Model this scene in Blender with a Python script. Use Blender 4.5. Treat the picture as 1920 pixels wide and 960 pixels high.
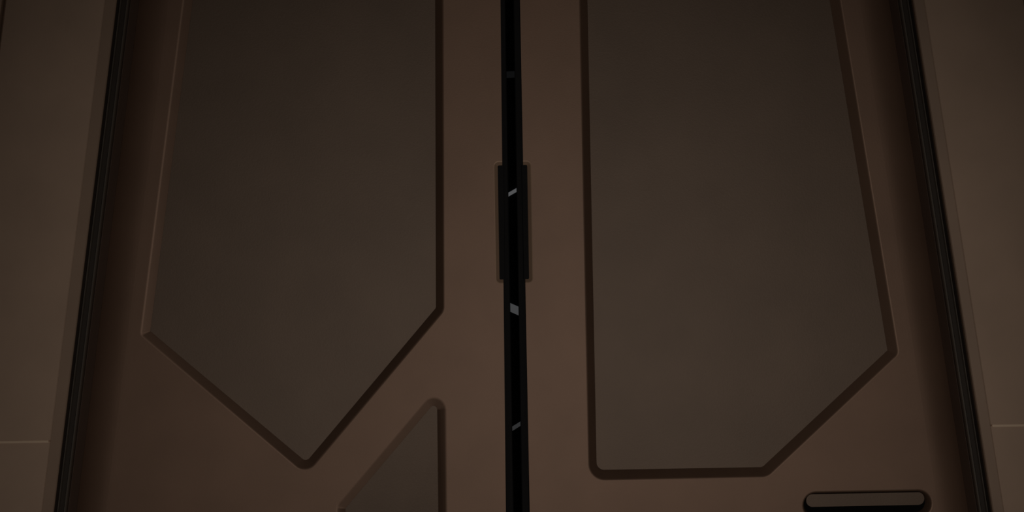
import bpy, bmesh, math
from mathutils import Matrix, Vector
from mathutils.geometry import tessellate_polygon

for o in list(bpy.data.objects):
    bpy.data.objects.remove(o)
scene = bpy.context.scene
COL = scene.collection

# ------------------------------------------------------------------ camera
cam_data = bpy.data.cameras.new('camera')
cam_data.sensor_width = 36.0
cam_data.lens = 3000.0 / 1920.0 * 36.0
cam = bpy.data.objects.new('camera', cam_data)
COL.objects.link(cam)
cam.matrix_world = (Matrix.Translation((-0.004, -4.12, 1.05))
                    @ Matrix.Rotation(math.radians(92.0), 4, 'X')
                    @ Matrix.Rotation(math.radians(-0.95), 4, 'Z'))
scene.camera = cam

# ------------------------------------------------------------------ world, lights, exposure
world = bpy.data.worlds.new('world')
scene.world = world
world.use_nodes = True
bg = world.node_tree.nodes['Background']
bg.inputs['Color'].default_value = (1.0, 0.90, 0.80, 1)
bg.inputs['Strength'].default_value = 0.002


def area_lamp(name, loc, target, sx, sy, power, colour):
    d = bpy.data.lights.new(name, 'AREA')
    d.shape = 'RECTANGLE'
    d.size, d.size_y, d.energy, d.color = sx, sy, power, colour
    o = bpy.data.objects.new(name, d)
    COL.objects.link(o)
    o.location = loc
    o.rotation_euler = (Vector(target) - Vector(loc)).to_track_quat('-Z', 'Y').to_euler()
    return o


WARM = (1.0, 0.90, 0.80)
area_lamp('added_low_fill', (0.2, -1.5, 0.5), (0.2, 0.0, 1.0), 3.0, 0.15, 1.3, WARM)  # added long fill light without a fixture, brightens walls and lower door

spot = bpy.data.lights.new('added_spot', 'SPOT')  # added light behind the camera, its cone fades the top and corners
spot.energy, spot.color = 79.0, WARM
spot.spot_size, spot.spot_blend, spot.shadow_soft_size = math.radians(46), 0.7, 0.4
spot_ob = bpy.data.objects.new('added_spot', spot)
COL.objects.link(spot_ob)
spot_ob.location = (0.3, -4.6, 1.0)
spot_ob.rotation_euler = (Vector((0.0, 0.0, 0.85)) - spot_ob.location).to_track_quat('-Z', 'Y').to_euler()

vs = scene.view_settings
vs.view_transform = 'Standard'
vs.look = 'None'
vs.gamma = 1.0
vs.use_curve_mapping = False
vs.exposure = 0.0


# ------------------------------------------------------------------ materials
def material(name, colour, rough, metal=0.0, spec=0.5, vary=0.06, scale=6.0, bump=0.0, bump_scale=220.0):
    m = bpy.data.materials.new(name)
    m.use_nodes = True
    nt = m.node_tree
    b = nt.nodes['Principled BSDF']
    b.inputs['Roughness'].default_value = rough
    b.inputs['Metallic'].default_value = metal
    b.inputs['Specular IOR Level'].default_value = spec
    tc = nt.nodes.new('ShaderNodeTexCoord')
    n = nt.nodes.new('ShaderNodeTexNoise')
    n.inputs['Scale'].default_value = scale
    n.inputs['Detail'].default_value = 4.0
    r = nt.nodes.new('ShaderNodeValToRGB')
    r.color_ramp.elements[0].position = 0.3
    r.color_ramp.elements[1].position = 0.7
    r.color_ramp.elements[0].color = [c * (1 - vary) for c in colour] + [1]
    r.color_ramp.elements[1].color = [c * (1 + vary) for c in colour] + [1]
    nt.links.new(tc.outputs['Object'], n.inputs['Vector'])
    nt.links.new(n.outputs['Fac'], r.inputs['Fac'])
    nt.links.new(r.outputs['Color'], b.inputs['Base Color'])
    if bump:
        n2 = nt.nodes.new('ShaderNodeTexNoise')
        n2.inputs['Scale'].default_value = bump_scale
        bp = nt.nodes.new('ShaderNodeBump')
        bp.inputs['Strength'].default_value = bump
        bp.inputs['Distance'].default_value = 0.001
        nt.links.new(tc.outputs['Object'], n2.inputs['Vector'])
        nt.links.new(n2.outputs['Fac'], bp.inputs['Height'])
        nt.links.new(bp.outputs['Normal'], b.inputs['Normal'])
    return m


M = {
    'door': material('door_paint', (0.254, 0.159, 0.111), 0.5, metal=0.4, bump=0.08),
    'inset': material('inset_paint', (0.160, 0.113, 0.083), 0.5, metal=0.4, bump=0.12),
    'wall': material('wall_paint', (0.540, 0.388, 0.290), 0.55, metal=0.2, bump=0.08),
    'rim': material('rim_lit_paint', (0.440, 0.295, 0.205), 0.45, metal=0.3),  # paler than the door so the notch bevel looks lit
    'edge': material('edge_paint', (0.330, 0.230, 0.166), 0.55, metal=0.2, bump=0.05),
    'strip': material('highlight_paint', (0.84, 0.65, 0.48), 0.5, metal=0.2),  # pale colour stands in for the bevel highlight at the wall seam
    'trim': material('dark_trim', (0.060, 0.045, 0.036), 0.6, spec=0.2),
    'side': material('side_paint', (0.17, 0.12, 0.095), 0.6, spec=0.3),
    'ledge': material('ledge_paint', (0.045, 0.035, 0.028), 0.55, spec=0.25),
    'ridge': material('ridge_highlight', (0.100, 0.082, 0.066), 0.45, spec=0.4),  # lifted colour gives the jamb ridges their edge highlights
    'rubber': material('black_rubber', (0.012, 0.012, 0.013), 0.7, spec=0.15),
    'void': material('unlit_black', (0.006, 0.006, 0.006), 0.9, spec=0.1),
    'floor': material('floor_paint', (0.10, 0.075, 0.06), 0.5),
    'ceiling': material('ceiling_paint', (0.20, 0.15, 0.12), 0.7),
}


def glow(name, colour, strength):
    m = bpy.data.materials.new(name)
    m.use_nodes = True
    nt = m.node_tree
    nt.nodes.clear()
    e = nt.nodes.new('ShaderNodeEmission')
    e.inputs['Color'].default_value = (*colour, 1)
    e.inputs['Strength'].default_value = strength
    out = nt.nodes.new('ShaderNodeOutputMaterial')
    nt.links.new(e.outputs[0], out.inputs[0])
    return m


# ------------------------------------------------------------------ mesh helpers
def link(name, verts, faces, mat, parent=None, label=None, cat=None, kind=None, group=None, smooth_angle=None):
    me = bpy.data.meshes.new(name)
    me.from_pydata([tuple(v) for v in verts], [], faces)
    bm = bmesh.new()
    bm.from_mesh(me)
    bmesh.ops.remove_doubles(bm, verts=bm.verts, dist=1e-6)
    bmesh.ops.recalc_face_normals(bm, faces=bm.faces)
    bm.to_mesh(me)
    bm.free()
    me.materials.append(mat)
    if smooth_angle:
        me.shade_smooth()
        me.set_sharp_from_angle(angle=math.radians(smooth_angle))
        for p in me.polygons:                          # the flat front and back keep flat normals
            if abs(p.normal.y) > 0.9999:
                p.use_smooth = False
    o = bpy.data.objects.new(name, me)
    COL.objects.link(o)
    if parent:
        o.parent = parent
    for k, v in (('label', label), ('category', cat), ('kind', kind), ('group', group)):
        if v:
            o[k] = v
    return o


def box(x0, x1, y0, y1, z0, z1):
    v = [(x, y, z) for x in (x0, x1) for y in (y0, y1) for z in (z0, z1)]
    f = [(0, 1, 3, 2), (4, 6, 7, 5), (0, 4, 5, 1), (2, 3, 7, 6), (0, 2, 6, 4), (1, 5, 7, 3)]
    return v, f


def rounded(pts, radii, off=0.0, seg=8):
    """Closed CCW outline with rounded corners, grown outwards by off."""
    n = len(pts)
    P = [Vector(p) for p in pts]
    lines = []
    for i in range(n):
        d = (P[(i + 1) % n] - P[i]).normalized()
        nr = Vector((d.y, -d.x))                       # outward for CCW
        lines.append((P[i] + nr * off, d, nr))
    out = []
    for i in range(n):
        p1, d1, n1 = lines[i - 1]
        p2, d2, n2 = lines[i]
        cr = d1.x * d2.y - d1.y * d2.x
        s = ((p2 - p1).x * d2.y - (p2 - p1).y * d2.x) / cr
        corner = p1 + d1 * s
        r = max(radii[i] + off, 0.0008) if radii[i] > 0 else 0.0
        if r == 0.0:
            out += [corner.copy() for _ in range(seg + 1)] if seg else [corner]
            continue
        ang = math.acos(max(-1, min(1, d1.dot(d2))))
        t = r * math.tan(ang / 2)
        c = corner - d1 * t - n1 * r
        for k in range(seg + 1):
            a = ang * k / seg
            v = Vector((n1.x * math.cos(a) - n1.y * math.sin(a), n1.x * math.sin(a) + n1.y * math.cos(a)))
            out.append(c + v * r)
    return out


_cache = {}


def rounded_point(pts, radii, off, i):
    key = (tuple(pts), tuple(radii), round(off, 7))
    if key not in _cache:
        _cache[key] = rounded(pts, radii, off)
    return _cache[key][i]


def recess_profile(run, depth, lip=0.0035):
    """(offset, depth) steps from the front face round a soft lip, down the slope to the floor."""
    steps = [(lip, 0.0)]
    a1 = math.atan2(depth, run)
    R = lip / (math.tan(a1 / 2) + 1e-9)
    for k in range(1, 5):
        a = a1 * k / 4
        steps.append((lip - R * math.sin(a), R * (1 - math.cos(a))))
    steps.append((-run, depth))
    return steps


def plate(pts, radii, off, depth, thick):
    """Flat plate with the recess outline, its front following the recess depth."""
    V, F = [], []
    pl = rounded(pts, radii, off)
    n = len(pl)
    for t in (0.0, thick):
        V.extend((p[0], depth(p) + t, p[1]) for p in pl)
    for i in range(n):
        F.append((i, (i + 1) % n, n + (i + 1) % n, n + i))
    F.append(tuple(range(n)))
    F.append(tuple(range(n, 2 * n)))
    return V, F


def extrude_profile(profile, sign, base, slope, z0, z1):
    """Closed (u, y) profile swept up a leaning jamb; x = sign * (base - slope * z - u)."""
    n = len(profile)
    V, F = [], []
    for z in (z0, z1):
        for u, y in profile:
            V.append((sign * (base - slope * z - u), y, z))
    for i in range(n):
        F.append((i, (i + 1) % n, n + (i + 1) % n, n + i))
    F.append(tuple(range(n)))
    F.append(tuple(range(n, 2 * n)))
    return V, F


# ------------------------------------------------------------------ the setting
ZC = 2.75                      # ceiling height
ZT = 2.40                      # head of the doorway
WL = (1.2398, 0.1310)          # leaning wall edge on the left:  x = -(a - b z)
WR = (1.2575, 0.1293)          # and on the right
Y_WALL = -0.10
SEAM = 0.745

link('floor', *box(-2.6, 2.6, -5.6, 2.0, -0.06, 0.0), M['floor'], kind='structure',
     label='dark painted floor below the sliding doors', cat='floor')
link('ceiling', *box(-2.6, 2.6, -5.6, 2.0, ZC, ZC + 0.06), M['ceiling'], kind='structure',
     label='plain brown ceiling above the doorway', cat='ceiling')


def wall_panel_mesh(sign, ab, uo0, uo1, z0, z1, y, lip, bottom_bevel=0.0):
    """A wall panel between two leaning lines (uo = distance out from the doorway edge)."""
    a, b = ab
    V, F = [], []
    back = 0.03

    def X(u, z):
        return sign * (a - b * z + u)

    e = 0.0022 if lip else 0.004
    prof = [(uo0, back), (uo0, y + e), (uo0 + e, y)]
    prof += [(uo1 - 0.004, y), (uo1, y + 0.004), (uo1, back)]
    zs = [(z0, bottom_bevel), (z0 + bottom_bevel, 0.0), (z1, 0.0)] if bottom_bevel else [(z0, 0.0), (z1, 0.0)]
    n = len(prof)
    for z, push in zs:
        for u, yy in prof:
            V.append((X(u, z), yy + (push if yy < back - 1e-6 else 0.0), z))
    for k in range(len(zs) - 1):
        for i in range(n):
            F.append((k * n + i, k * n + (i + 1) % n, (k + 1) * n + (i + 1) % n, (k + 1) * n + i))
    F.append(tuple(range(n)))
    F.append(tuple(range((len(zs) - 1) * n, len(zs) * n)))
    return V, F


for side, sign, ab in (('left', -1, WL), ('right', 1, WR)):
    a, b = ab
    # backing wall behind the cladding panels
    bw = [(sign * (a - b * 0.0 + 0.02), 0.0), (sign * 2.6, 0.0), (sign * 2.6, ZC), (sign * (a - b * ZT + 0.02), ZC)]
    V = [(x, y, z) for y in (0.03, 0.16) for x, z in bw]
    F = [(0, 1, 2, 3), (4, 5, 6, 7), (0, 1, 5, 4), (1, 2, 6, 5), (2, 3, 7, 6), (3, 0, 4, 7)]
    w = link('wall_' + side, V, F, M['wall'], kind='structure', cat='wall',
             label='greyish brown panelled wall %s' % (
                 'beside the door leaf with the pointed recess' if sign < 0 else
                 'beside the door leaf with the slot'))
    outer = 0.279
    link('wall_panel', *wall_panel_mesh(sign, ab, 0.0255, outer, SEAM, ZT, Y_WALL, True, 0.003), M['wall'], w)
    link('wall_panel', *wall_panel_mesh(sign, ab, 0.0255, outer, 0.0, SEAM - 0.0004, Y_WALL + 0.0025, True), M['wall'], w)
    # brown edge strip framing the doorway, its face falling away towards the opening
    fall = 0.0125 if sign < 0 else 0.0030
    edge = [(0.0, 0.028), (0.0, Y_WALL + 0.0045 + fall), (-0.0025, Y_WALL + 0.0025 + fall), (-0.0252, Y_WALL + 0.0020), (-0.0252, 0.028)]
    link('edge_strip', *extrude_profile(edge, sign, a, b, 0.0, ZT), M['edge'], w, label='brown strip along the doorway edge')
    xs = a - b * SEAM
    link('joint_highlight', *box(*sorted((sign * (xs + 0.030), sign * (xs + outer - 0.005))), Y_WALL - 0.0012, Y_WALL + 0.006, SEAM - 0.0028, SEAM + 0.0028),
         M['strip'], w, label='thin pale strip painted as the highlight along the panel joint')
    link('wall_panel', *wall_panel_mesh(sign, ab, outer + 0.007, 1.2, SEAM, ZT, Y_WALL - 0.006, False, 0.003), M['wall'], w)
    link('wall_panel', *wall_panel_mesh(sign, ab, outer + 0.007, 1.2, 0.0, SEAM - 0.0004, Y_WALL - 0.0035, False), M['wall'], w)

# header over the doorway
link('wall_header', *box(-2.5, 2.5, -0.10, 0.03, ZT + 0.002, ZC), M['wall'], kind='structure',
     label='brown wall header over the doorway', cat='wall')

# dark stepped jamb trims between wall and door leaves
jamb = [(0.0004, 0.075), (0.0004, -0.080), (0.0016, -0.081), (0.0020, -0.052), (0.0246, -0.052), (0.0256, -0.045), (0.0256, 0.075)]
for n, (sign, ab, side) in enumerate(((-1, WL, 'pointed recess'), (1, WR, 'slot'))):
    t = link('trim_%d' % (n + 1), *extrude_profile(jamb, sign, *ab, 0.0, ZT), M['trim'],
             kind='structure', cat='trim', label='dark stepped jamb trim next to the door leaf with the %s' % side)
    link('side_strip', *extrude_profile([(0.0257, 0.0745), (0.0257, -0.0440), (0.0262, -0.0440), (0.0262, 0.0745)], sign, *ab, 0.0, ZT), M['side'], t)
    link('face_strip', *extrude_profile([(0.0070, -0.0518), (0.0070, -0.0565), (0.0175, -0.0565), (0.0175, -0.0518)], sign, *ab, 0.0, ZT), M['ledge'], t)
    link('ridge', *extrude_profile([(0.0022, -0.0515), (0.0022, -0.0600), (0.0030, -0.0612), (0.0050, -0.0612), (0.0064, -0.0565), (0.0064, -0.0515)], sign, *ab, 0.0, ZT), M['ridge'], t)
    link('ridge', *extrude_profile([(0.0180, -0.0515), (0.0180, -0.0565), (0.0196, -0.0612), (0.0234, -0.0612), (0.0246, -0.0580), (0.0246, -0.0515)], sign, *ab, 0.0, ZT), M['ridge'], t)

# dark lobby behind the doors
link('wall_back', *box(-1.6, 1.6, 0.62, 0.70, 0.0, ZC), M['void'], kind='structure',
     label='black wall of the unlit lobby seen through the door gap', cat='wall')
link('wall_lobby_left', *box(-1.68, -1.6, 0.162, 0.70, 0.0, ZC), M['void'], kind='structure',
     label='black side wall of the unlit lobby behind the pointed recess leaf', cat='wall')
link('wall_lobby_right', *box(1.6, 1.68, 0.162, 0.70, 0.0, ZC), M['void'], kind='structure',
     label='black side wall of the unlit lobby behind the slot leaf', cat='wall')
link('wall_lobby_header', *box(-1.6, 1.6, 0.10, 0.62, ZT + 0.002, ZC), M['void'], kind='structure',
     label='black lining over the doorway in the unlit lobby', cat='wall')

# ------------------------------------------------------------------ door leaves
Z0, Z1 = 0.012, ZT
RUN = 0.0205
MARGIN, DROP = 0.093, 0.037


def gap_l(z):
    return -0.0306 + 0.0058 * (z - 0.54)


def gap_r(z):
    return 0.0306 - 0.0022 * (z - 0.54)


# pull recess: half in each leaf, open to the gap, so it is notched out of the leaf outline
PZ0, PZ1 = 1.1235, 1.4395


pent = [(-0.9617, 1.0075), (-0.5420, 0.6424), (-0.1834, 1.0560), (-0.1690, 2.22), (-0.7965, 2.22)]
pent_r = [0.012, 0.034, 0.030, 0.035, 0.035]
tri = [(-0.4650, 0.14), (-0.1870, 0.14), (-0.1818, 0.8830), (-0.4628, 0.5610)]
tri_r = [0.03, 0.03, 0.030, 0.020]
rpan = [(0.1856, 0.6165), (0.6416, 0.6178), (0.9846, 0.9264), (0.8040, 2.22), (0.1832, 2.22)]
rpan_r = [0.040, 0.036, 0.018, 0.035, 0.035]
slot = [(0.7320, 0.5075), (1.0600, 0.5085), (1.0600, 0.5755), (0.7320, 0.5745)]
slot_r = [0.0330] * 4


def build_leaf(name, sign, gap, ab, recs, label):
    a, b = ab
    out = a - 0.0266
    w = 0.0477 if sign < 0 else 0.0497
    r = 0.013
    # leaf outline with the shallow pull notch cut out of the meeting edge
    g = gap
    if sign < 0:
        outline = [(-(out - b * Z0), Z0), (g(Z0), Z0), (g(PZ0), PZ0), (-w, PZ0), (-w, PZ1), (g(PZ1), PZ1), (g(Z1), Z1), (-(out - b * Z1), Z1)]
    else:
        outline = [(g(Z0), Z0), (out - b * Z0, Z0), (out - b * Z1, Z1), (g(Z1), Z1), (g(PZ1), PZ1), (w, PZ1), (w, PZ0), (g(PZ0), PZ0)]
    V, F, rim = door_slab(outline, 0.07, recs, sign, w)
    leaf = link(name, V, F, M['door'], kind='structure', label=label, cat='door', smooth_angle=25)
    used = sorted({i for q in rim for i in q})
    at = {v: k for k, v in enumerate(used)}
    link('pull_rim', [V[i] for i in used], [tuple(at[i] for i in q) for q in rim], M['rim'], leaf,
         label='bevelled rim of the pull notch, painted lighter as if lit')
    return leaf


def door_slab(outline, thick, recesses, sign, w):
    """Door slab in the xz plane, front at y = 0: sloped recesses, and a rounded notch in the meeting edge."""
    V, F = [], []
    n = len(outline)
    # corner radii: concave corners of the notch get a real radius
    P = [Vector(p) for p in outline]
    radii, conc = [], []
    for i in range(n):
        d1 = P[i] - P[i - 1]
        d2 = P[(i + 1) % n] - P[i]
        cr = d1.x * d2.y - d1.y * d2.x
        conc.append(cr < 0)
        radii.append(0.013 if cr < 0 else 0.0)

    def shaped(off):
        # off = inset of the notch wall only (grows the solid into the notch), other edges stay
        pts = []
        for i in range(n):
            p = P[i].copy()
            if conc[i]:
                zc = 1 if abs(p.y - PZ0) < 1e-6 else -1
                p.x += -sign * off
                p.y += zc * off
            elif abs(p.y - PZ0) < 1e-6:
                p.y += off
            elif abs(p.y - PZ1) < 1e-6:
                p.y -= off
            pts.append(p)
        out = []
        for i in range(n):
            p = pts[i]
            if not conc[i]:
                out.append(p)
                continue
            d1 = (p - pts[i - 1]).normalized()
            d2 = (pts[(i + 1) % n] - p).normalized()
            r = max(0.013 - off, 0.003)
            n1 = Vector((-d1.y, d1.x)) * (1 if (d1.x * d2.y - d1.y * d2.x) > 0 else -1)
            ang = math.acos(max(-1, min(1, d1.dot(d2))))
            t = r * math.tan(ang / 2)
            c = p - d1 * t + n1 * r
            s = c * 0 + (p - d1 * t - c)
            sg = 1 if (d1.x * d2.y - d1.y * d2.x) > 0 else -1
            for k in range(7):
                a = sg * ang * k / 6
                out.append(c + Vector((s.x * math.cos(a) - s.y * math.sin(a), s.x * math.sin(a) + s.y * math.cos(a))))
        return out

    def loop(pts, y):
        i0 = len(V)
        V.extend((p[0], y, p[1]) for p in pts)
        return list(range(i0, i0 + len(pts)))

    def bridge(a, b):
        m = len(a)
        for i in range(m):
            F.append((a[i], a[(i + 1) % m], b[(i + 1) % m], b[i]))

    def loop_at(off, dep, shift, drop):
        """Loop whose notch side is inset by off at depth dep and whose jamb side is shifted in and dropped."""
        i0 = len(V)
        pts = []
        for p in shaped(off):
            q = Vector(p)
            if abs(q.x) > 0.5:
                q.x -= sign * shift
                V.append((q.x, drop, q.y))
            else:
                V.append((q.x, dep, q.y))
            pts.append(q)
        return list(range(i0, len(V))), pts

    rim = []
    l0, front = loop_at(0.0, 0.0, MARGIN, 0.0)
    prev = l0
    for k in range(1, 13):                             # the outer margin curves back towards the jamb
        u = k / 12
        li, _ = loop_at(0.0, 0.0, MARGIN * (1 - u), DROP * u ** 2.6)
        bridge(prev, li)
        prev = li
    for off, dep in ((0.0018, 0.0004), (0.0036, 0.0014), (0.0105, 0.0062)):
        li, _ = loop_at(off, dep, 0.0, DROP)
        m = len(prev)
        for i in range(m):
            q = (prev[i], prev[(i + 1) % m], li[(i + 1) % m], li[i])
            inside = all(PZ0 - 1e-5 <= V[j][2] <= PZ1 + 1e-5 and abs(V[j][0]) < 0.1 for j in q)
            (rim if inside else F).append(q)
        prev = li
    back = shaped(0.0105)
    lb = loop(back, thick)
    bridge(prev, lb)
    bt = tessellate_polygon([[Vector((p[0], p[1], 0)) for p in back]])
    for t in bt:
        F.append(tuple(lb[i] for i in t))
    polys, idx = [front], list(l0)
    for pts, radii2, run, depth in recesses:
        floor_pts = rounded(pts, radii2, -run)
        profs = [recess_profile(run, depth(p)) for p in floor_pts]
        prev = None
        for k in range(len(profs[0])):
            pl = [rounded_point(pts, radii2, pr[k][0], i) for i, pr in enumerate(profs)]
            i0 = len(V)
            V.extend((p[0], pr[k][1], p[1]) for p, pr in zip(pl, profs))
            li = list(range(i0, len(V)))
            if k == 0:
                polys.append(list(reversed(pl)))
                idx += list(reversed(li))
            else:
                bridge(prev, li)
            prev = li
        i0 = len(V)
        V.extend((p[0], depth(p) + 0.004, p[1]) for p in floor_pts)
        lb2 = list(range(i0, len(V)))
        bridge(prev, lb2)
        F.append(tuple(lb2))
    for t in tessellate_polygon([[Vector((p[0], p[1], 0)) for p in pl] for pl in polys]):
        F.append(tuple(idx[i] for i in t))
    return V, F, rim


SRUN = 0.0075


def slope_depth(xa, da, xb, db):
    """Recess floors lean slightly: depth da at xa, db at xb."""
    return lambda p: da + (db - da) * (p[0] - xa) / (xb - xa)


depth_pent = slope_depth(-0.95, 0.0085, -0.20, 0.042)


def depth_tri(p):
    d = (p[0] + 0.1818) * 0.753 - (p[1] - 0.8830) * 0.658      # distance in from the slanting edge
    return 0.004 + 0.11 * d



depth_rpan = slope_depth(0.20, 0.042, 0.95, 0.024)
depth_slot = slope_depth(0.73, 0.036, 1.06, 0.036)
left = build_leaf('door_1', -1, gap_l, WL, [(pent, pent_r, RUN, depth_pent), (tri, tri_r, RUN, depth_tri)],
                  'brown sliding door leaf with a pointed five-sided recess above a second recess')
right = build_leaf('door_2', 1, gap_r, WR, [(rpan, rpan_r, RUN, depth_rpan), (slot, slot_r, SRUN, depth_slot)],
                   'brown sliding door leaf with one large clipped-corner recess and a pill-shaped slot')

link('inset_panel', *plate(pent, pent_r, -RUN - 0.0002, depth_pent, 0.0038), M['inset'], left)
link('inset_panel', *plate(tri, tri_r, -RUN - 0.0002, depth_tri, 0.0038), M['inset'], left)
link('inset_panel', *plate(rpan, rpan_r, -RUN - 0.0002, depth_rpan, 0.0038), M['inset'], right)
link('slot_back', *plate(slot, slot_r, -SRUN - 0.0002, depth_slot, 0.0038), M['void'], right, label='back of the slot, coloured black for the shade inside')  # near-black colour stands in for the shade deep in the slot
grip = [(0.7425, 0.5360), (1.0460, 0.5368), (1.0460, 0.5690), (0.7425, 0.5682)]
link('slot_plate', *plate(grip, [0.0155] * 4, 0.0, lambda p: 0.016, 0.0198), M['inset'], right)


# black seals along the meeting edges and black inserts in the pull notch
def strip(gx0, gx1, y0, y1, z0, z1, ease=0.002):
    """Vertical strip whose edges follow two x(z) functions."""
    V, F = [], []
    for z in (z0, z1):
        a, b = gx0(z), gx1(z)
        s = ease if b > a else -ease
        V += [(a, y1, z), (a, y0, z), (b - s, y0, z), (b, y0 + ease, z), (b, y1, z)]
    n = 5
    for i in range(n):
        F.append((i, (i + 1) % n, n + (i + 1) % n, n + i))
    F += [tuple(range(n)), tuple(range(n, 2 * n))]
    return V, F


for leaf, sign, gap, slit, w in ((left, -1, gap_l, -0.0106, 0.0477), (right, 1, gap_r, 0.0106, 0.0497)):
    link('edge_seal', *strip(lambda z: gap(z), lambda z: slit, 0.016, 0.062, Z0, Z1), M['rubber'], leaf,
         label='black rubber seal along the meeting edge')
    link('pull_insert', *strip(lambda z: sign * (w - 0.0102), lambda z: gap(z) - sign * 0.004, 0.0066, 0.0080, PZ0 + 0.0102, PZ1 - 0.0102, 0.001), M['rubber'], leaf,
         label='black insert of the pull notch')

# ------------------------------------------------------------------ light strips behind the gap
def light_strip(zc, tilt, thick, level, label):
    L = 0.27
    V, F = box(-L, L, -0.010, 0.0, -thick / 2, thick / 2)
    root = link('light_strip', V, F, glow('strip_glow', (0.96, 0.97, 1.0), level), label=label, cat='light',
                group='slanting light strips in the lobby behind the door gap')
    root.location = (0.0, 0.62, zc)
    root.rotation_euler = (0, -math.radians(tilt), 0)
    return root


light_strip(1.755, 2, 0.018, 0.0045, 'very faint grey light strip behind the gap, high above the pull notch')
light_strip(1.404, 29, 0.0095, 0.085, 'brightest thin slanting light strip, behind the pull notch of the doors')
light_strip(1.058, -25, 0.0235, 0.052, 'thick grey slanting light strip behind the gap, just under the pull notch')
light_strip(0.7125, 31, 0.0105, 0.028, 'dim thin slanting light strip behind the gap, lowest of the strips')
